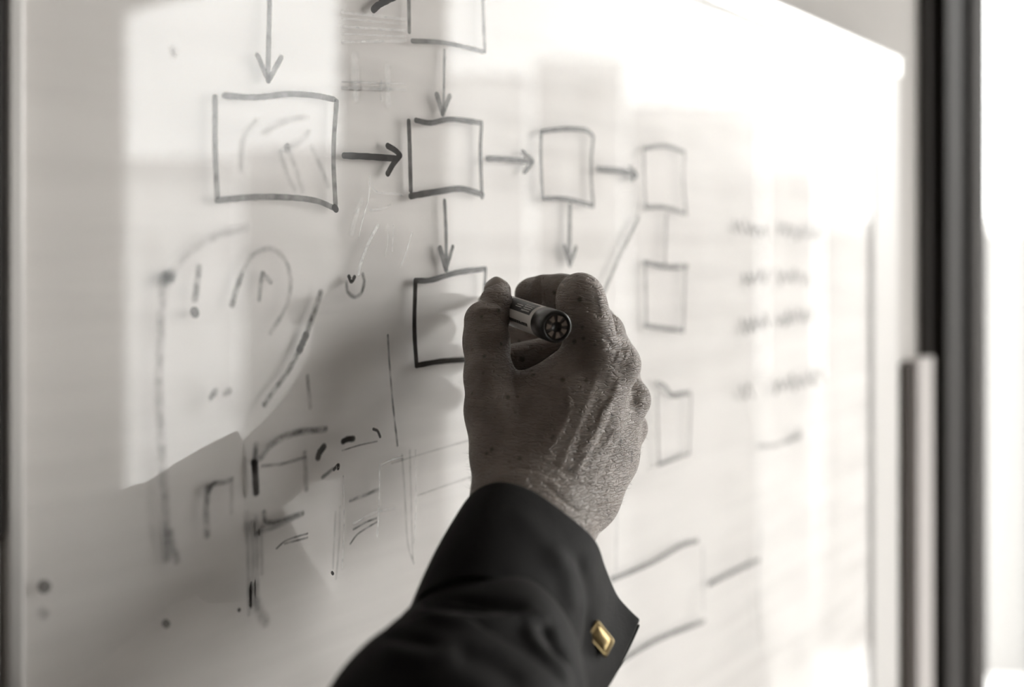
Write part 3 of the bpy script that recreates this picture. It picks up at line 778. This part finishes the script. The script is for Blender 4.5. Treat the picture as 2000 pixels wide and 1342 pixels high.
# ------------------------------------------------------------------ cuff and sleeve
def resample(ring, n):
    q = np.array([P(*r) for r in ring]); p = np.array(catmull([tuple(a) for a in q], 8))
    s = np.concatenate([[0], np.cumsum(np.linalg.norm(np.diff(p, axis=0), axis=1))]); s /= s[-1]
    t = np.linspace(0, 1, n)
    return np.stack([np.interp(t, s, p[:, k]) for k in range(3)], 1)
def resample_landmarks(ring, marks, n_each):
    """resample piecewise between landmark indices so that both rims stay aligned"""
    q = np.array([P(*r) for r in ring]); sp = np.array(catmull([tuple(a) for a in q], 8)); out = []
    for (a, b), n in zip(zip(marks[:-1], marks[1:]), n_each):
        p = sp[a * 8:b * 8 + 1]; s = np.concatenate([[0], np.cumsum(np.linalg.norm(np.diff(p, axis=0), axis=1))]); s /= s[-1]
        t = np.linspace(0, 1, n, endpoint=False)
        out.append(np.stack([np.interp(t, s, p[:, k]) for k in range(3)], 1))
    out.append(sp[-1:]); return np.concatenate(out)
rimA = [(1248, 1211, 506), (1224, 1189, 505), (1200, 1160, 503), (1178, 1108, 498), (1158, 1056, 487), (1107, 1010, 483), (1040, 963, 484), (985, 945, 484), (940, 956, 488),
        (910, 988, 494), (896, 1030, 502), (905, 1095, 514), (940, 1170, 524), (1000, 1240, 534), (1085, 1300, 541), (1165, 1332, 543), (1212, 1272, 527), (1248, 1214, 509)]
rimB = [(1140, 1405, 458), (1140, 1375, 455), (1130, 1325, 450), (1108, 1255, 443), (1078, 1212, 438), (1040, 1175, 434), (985, 1143, 431), (921, 1132, 430), (862, 1146, 432),
        (815, 1180, 437), (793, 1232, 446), (805, 1290, 456), (850, 1340, 463), (920, 1372, 467), (1000, 1388, 466), (1080, 1398, 464), (1115, 1406, 462), (1140, 1410, 460)]
marks = [0, 2, 7, 10, 17]; ne = [10, 34, 18, 34]
RA = resample_landmarks(rimA, marks, ne); RB = resample_landmarks(rimB, marks, ne)
nu = 26; nv = len(RA)
CV = []
cenA = RA.mean(0); cenB = RB.mean(0)
for i in range(nu):
    t = i / (nu - 1)
    ring = RA * (1 - t) + RB * t
    c = cenA * (1 - t) + cenB * t
    ring = c + (ring - c) * (1 + 0.035 * math.sin(math.pi * t))
    CV.append(ring)
CV = np.concatenate(CV)
CF = np.array([(i * nv + j, i * nv + j + 1, (i + 1) * nv + j + 1, (i + 1) * nv + j) for i in range(nu - 1) for j in range(nv - 1)])
cn = vnormals(CV, CF)
if (cn * (CV - CV.mean(0))).sum() < 0: CF = CF[:, ::-1]; cn = -cn
CS = [([(1120, 1080), (1145, 1150), (1150, 1220), (1140, 1300)], 12, -2.2),
      ([(1075, 1070), (1105, 1130), (1112, 1200)], 16, 1.4), ([(1150, 1190), (1145, 1240), (1130, 1300)], 8, -1.2),
      ([(1000, 1000), (1060, 1060), (1090, 1120)], 20, 0.8), ([(960, 1120), (1040, 1160), (1090, 1220)], 10, -0.8)]
CV = sculpt(CV, cn, CS)
sleeve_me = None
cme = mesh('cuff', [C2W(v) for v in CV], [tuple(int(i) for i in f) for f in CF], True)

# sleeve: forearm, elbow and upper arm as one tube
AX = np.array([0.27, 0.39, 0.88]); AX /= np.linalg.norm(AX)
path = [(P(1010, 1240, 470), 25, 24), (P(985, 1265, 454), 33, 31), (P(968, 1278, 444), 37.5, 35), (P(957, 1290, 436), 41.5, 36.8), (P(945, 1312, 428), 45, 37.3), (P(930, 1342, 420), 46, 39.3), (P(905, 1385, 408), 49, 42),
        (P(870, 1460, 390), 52, 46), (P(795, 1690, 352), 50, 45), (np.array([-62, -268, 285]), 51, 47),
        (np.array([-90, -308, 235]), 55, 52), (np.array([-140, -316, 190]), 58, 56), (np.array([-210, -300, 130]), 62, 62), (np.array([-290, -230, 60]), 70, 70), (np.array([-350, -185, 0]), 76, 78)]
pc = np.array(catmull([tuple(p[0]) for p in path], 14)); ra = np.array(catmull([(p[1], p[2]) for p in path], 14))
n = len(pc); m = 120; SV = []
prev = None
for i in range(n):
    t = pc[min(i + 1, n - 1)] - pc[max(i - 1, 0)]; t /= np.linalg.norm(t)
    e2 = np.array([0, 1.0, 0]) if prev is None else prev
    if prev is None: t0 = -AX; t = t0
    e2 = e2 - t * (e2 @ t); e2 /= np.linalg.norm(e2); prev = e2
    e1 = np.cross(e2, t); 
    if e1[0] < 0 and i == 0: e1 = -e1
    for j in range(m):
        a = 2 * math.pi * j / m
        s = i / n
        wob = 1 + 0.018 * math.sin(3 * a + 9 * s) + 0.014 * math.sin(5 * a - 14 * s + 1)
        SV.append(pc[i] + (e1 * math.cos(a) * ra[i, 0] + e2 * math.sin(a) * ra[i, 1]) * wob)
SV = np.array(SV)
SF = np.array([(i * m + j, i * m + (j + 1) % m, (i + 1) * m + (j + 1) % m, (i + 1) * m + j) for i in range(n - 1) for j in range(m)])
sn = vnormals(SV, SF)
if (sn * (SV - pc.repeat(m, 0))).sum() < 0: SF = SF[:, ::-1]; sn = -sn
SS = [([(800, 1195), (870, 1215), (960, 1222), (1045, 1212), (1062, 1203)], 11, 3.2),
      ([(810, 1180), (880, 1180), (960, 1185), (1030, 1190)], 14, -3.0),
      ([(1028, 1220), (1040, 1260), (1080, 1300), (1110, 1342)], 11, 2.6), ([(1062, 1215), (1075, 1260), (1105, 1300)], 10, -3.0),
      ([(1060, 1240), (1080, 1275), (1098, 1310)], 8, 1.2),
      ([(748, 1242), (790, 1250), (860, 1265)], 10, -2.5), ([(740, 1275), (820, 1290), (900, 1290)], 22, 1.5),
      ([(880, 1270), (960, 1300), (1020, 1342)], 18, -1.6), ([(800, 1340), (900, 1330), (980, 1380)], 20, 1.2)]
SV = sculpt(SV, sn, SS)
sme = mesh('shirt_sleeve', [C2W(v) for v in SV], [tuple(int(i) for i in f) for f in SF], True)
sleeve = link('shirt_sleeve', sme, M['fabric'], person); sleeve['label'] = 'dark charcoal shirt sleeve with soft folds'
md = sleeve.modifiers.new('thickness', 'SOLIDIFY'); md.thickness = 0.0008
cuff = link('cuff', cme, M['fabric'], sleeve)
md = cuff.modifiers.new('thickness', 'SOLIDIFY'); md.thickness = 0.0016; md.offset = -1
md = cuff.modifiers.new('soft', 'SUBSURF'); md.levels = 1; md.render_levels = 1

# cuff link: rounded lozenge with raised rim and domed centre
def cufflink():
    px = [(1166, 1214), (1196, 1252), (1181, 1281), (1148, 1243)]
    pxs = project(CV); msk = (np.hypot(pxs[:, 0] - 1171, pxs[:, 1] - 1247) < 22)
    cn2 = vnormals(CV, CF); msk &= (cn2 * CV).sum(1) < 0
    q = CV[msk]; c0 = q.mean(0); nr = np.linalg.svd(q - c0)[2][2]
    if nr @ c0 > 0: nr = -nr
    nr = nr + 1.1 * (-c0 / np.linalg.norm(c0)); nr /= np.linalg.norm(nr)
    c0 = c0 + nr * (2.2 + max(0.0, float(((q - c0) @ nr).max())) * 0.6)
    def onp(x, y):
        d = P(x, y, 1.0); return d * ((c0 @ nr) / (d @ nr))
    pts = [onp(x, y) for x, y in px]; c = sum(pts) / 4
    xax = pts[1] - pts[3]; xax /= np.linalg.norm(xax); yax = pts[0] - pts[2]; yax -= xax * (yax @ xax); yax /= np.linalg.norm(yax)
    z = nr
    loc = [((p - c) @ xax, (p - c) @ yax) for p in pts]
    def rounded(sc, k=5):
        out = []
        for i in range(4):
            p0 = np.array(loc[i - 1]); p1 = np.array(loc[i]); p2 = np.array(loc[(i + 1) % 4])
            d0 = (p0 - p1) / np.linalg.norm(p0 - p1); d2 = (p2 - p1) / np.linalg.norm(p2 - p1)
            r = 1.3
            for t in np.linspace(0, 1, k):
                a = p1 + d0 * r * (1 - t) ** 2 + d2 * r * t ** 2
                out.append(a * sc)
        return out
    def build(name, rows, mat, parent):
        vs, fs = [], []; m = None
        for sc, hz in rows:
            r = rounded(sc); m = len(r)
            for a in r:
                vs.append(C2W(c + xax * a[0] + yax * a[1] + z * hz))
        for k in range(len(rows) - 1):
            for j in range(m): fs.append((k * m + j, k * m + (j + 1) % m, (k + 1) * m + (j + 1) % m, (k + 1) * m + j))
        fs.append(tuple(range((len(rows) - 1) * m, len(rows) * m)))
        return mesh(name, vs, fs, True)
    loc = [(a * 1.1, b * 1.1) for a, b in loc]
    me = build('cufflink', [(0.90, -1.6), (1.0, -1.2), (1.04, 0.2), (1.0, 0.9), (0.93, 1.15), (0.85, 1.0), (0.80, 0.55), (0.79, 0.5), (0.68, 0.95), (0.52, 1.25), (0.36, 1.42), (0.18, 1.52), (0.06, 1.54)], M['gold'], None)
    o = link('cufflink', me, M['gold'], sleeve); o['label'] = 'gold lozenge cuff link with raised rim'
    bm = bmesh.new(); bm.from_mesh(me); bmesh.ops.recalc_face_normals(bm, faces=bm.faces); bm.to_mesh(me); bm.free()
    return o
cufflink()

# ------------------------------------------------------------------ city outside
def building(name, label, pts, z1, z0, mat, group=None, band=None):
    """pts: plan polygon; storeys marked with real projecting slab edges"""
    cx = sum(p[0] for p in pts) / len(pts); cy = sum(p[1] for p in pts) / len(pts)
    e = empty(name, (cx, cy, z0)); tag(e, label, 'building', group)
    vs = [(p[0], p[1], z0) for p in pts] + [(p[0], p[1], z1) for p in pts]; k = len(pts)
    fs = [tuple(range(k - 1, -1, -1)), tuple(range(k, 2 * k))] + [(i, (i + 1) % k, k + (i + 1) % k, k + i) for i in range(k)]
    me = mesh('tower_block', vs, fs); bm = bmesh.new(); bm.from_mesh(me); bmesh.ops.recalc_face_normals(bm, faces=bm.faces); bm.to_mesh(me); bm.free()
    link('tower_block', me, mat, e)
    s = 1.0
    vs = []; 
    for zz in (z1, z1 + 0.9):
        for p in pts: vs.append((cx + (p[0] - cx) * s, cy + (p[1] - cy) * s, zz))
    me = mesh('parapet', vs, fs); bm = bmesh.new(); bm.from_mesh(me); bmesh.ops.recalc_face_normals(bm, faces=bm.faces); bm.to_mesh(me); bm.free()
    link('parapet', me, M['bld_b'], e)
    return e
def facade(name, wall, win, sx, sz):
    m, nt, b = newmat(name); N = nt.nodes.new; L = nt.links.new
    tc = N('ShaderNodeTexCoord'); br = N('ShaderNodeTexBrick'); br.offset = 0.0
    mp = N('ShaderNodeMapping'); mp.inputs['Rotation'].default_value = (math.pi / 2, 0, 0)
    sep = N('ShaderNodeSeparateXYZ'); L(tc.outputs['Object'], sep.inputs[0])
    ad = N('ShaderNodeMath'); ad.operation = 'ADD'; L(sep.outputs['X'], ad.inputs[0]); L(sep.outputs['Y'], ad.inputs[1])
    cb = N('ShaderNodeCombineXYZ'); L(ad.outputs[0], cb.inputs['X']); L(sep.outputs['Z'], cb.inputs['Y'])
    L(cb.outputs[0], br.inputs['Vector'])
    br.inputs['Scale'].default_value = 1.0; br.inputs['Brick Width'].default_value = sx; br.inputs['Row Height'].default_value = sz; br.inputs['Mortar Size'].default_value = 0.75
    br.inputs['Color1'].default_value = (*win, 1); br.inputs['Color2'].default_value = (*[c * 1.2 for c in win], 1); br.inputs['Mortar'].default_value = (*wall, 1)
    L(br.outputs['Color'], b.inputs['Base Color']); b.inputs['Roughness'].default_value = 0.8
    return m
M['bld_a'] = facade('pale_facade', (0.80, 0.79, 0.78), (0.58, 0.57, 0.56), 2.6, 3.4)
M['bld_b'] = plain('concrete_facade', (0.6, 0.59, 0.58), 0.9)
M['bld_c'] = facade('grey_facade', (0.46, 0.45, 0.44), (0.30, 0.29, 0.28), 3.2, 3.4)
M['bld_d'] = facade('dim_facade', (0.36, 0.35, 0.34), (0.22, 0.215, 0.21), 2.6, 3.4)
M['bld_e'] = facade('light_facade', (0.58, 0.57, 0.56), (0.40, 0.39, 0.38), 2.6, 3.4)
M['bld_f'] = facade('dark_grey_facade', (0.21, 0.205, 0.20), (0.15, 0.147, 0.144), 2.6, 3.4)  # darkest facade base colour, keeps the directly seen block from rendering white
M['street'] = plain('street', (0.72, 0.71, 0.70), 0.95, noise=0.25, scale=0.08)
ZG = -24.0
g = box('ground', (-60, -150, ZG - 0.5), (200, 150, ZG), M['street']); g['kind'] = 'structure'
def mirror_block(name, label, pa, pb, top, Z, depth, mat, group=None):
    a, b, c, d = VP(pa + 3, top, Z), VP(pb - 3, top, Z), VP(pb - 3, top, Z + depth), VP(pa + 3, top, Z + depth)
    return building(name, label, [(q.x, q.y) for q in (a, b, c, d)], a.z, ZG, mat, group)
mirror_block('office_block', 'long pale office block mirrored low behind the left flow chart box', 40, 470, 345, 46, 14, M['bld_a'])
mirror_block('office_block', 'grey office block mirrored beside the broad vertical band', 470, 800, 318, 58, 12, M['bld_c'])
mirror_block('apartment_tower', 'tallest grey tower mirrored above the middle flow chart boxes', 1040, 1222, 152, 44, 12, M['bld_c'])
mirror_block('apartment_tower', 'pale tower mirrored left of the tallest tower', 845, 1035, 178, 52, 12, M['bld_a'])
mirror_block('office_block', 'mid-height pale block mirrored right of the tallest tower', 1222, 1490, 232, 56, 14, M['bld_e'])
mirror_block('office_block', 'low stepped block mirrored above the blurred handwriting', 1490, 1600, 335, 50, 14, M['bld_d'])
mirror_block('office_block', 'lowest pale block mirrored near the right rail of the board', 1600, 1760, 450, 64, 14, M['bld_d'])
def direct_block(name, label, pa, pb, top, Z, depth, mat):
    def D_(px, py): return CAMP + (FW + RT * ((px - HX) / FPX) + UP * (-(py - HY) / FPX)) * Z
    a = D_(pa, top); b = D_(pb, top)
    d = Vector((b.x - a.x, b.y - a.y)); nrm = Vector((-d.y, d.x)).normalized()
    if nrm.dot(Vector((a.x, a.y))) < 0: nrm = -nrm
    pts = [(a.x, a.y), (b.x, b.y), (b.x + nrm.x * depth, b.y + nrm.y * depth), (a.x + nrm.x * depth, a.y + nrm.y * depth)]
    return building(name, label, pts, a.z, ZG, mat)
direct_block('office_block', 'hazy pale block seen straight through the window at the right edge', 1840, 2120, 452, 60, 12, M['bld_f'])
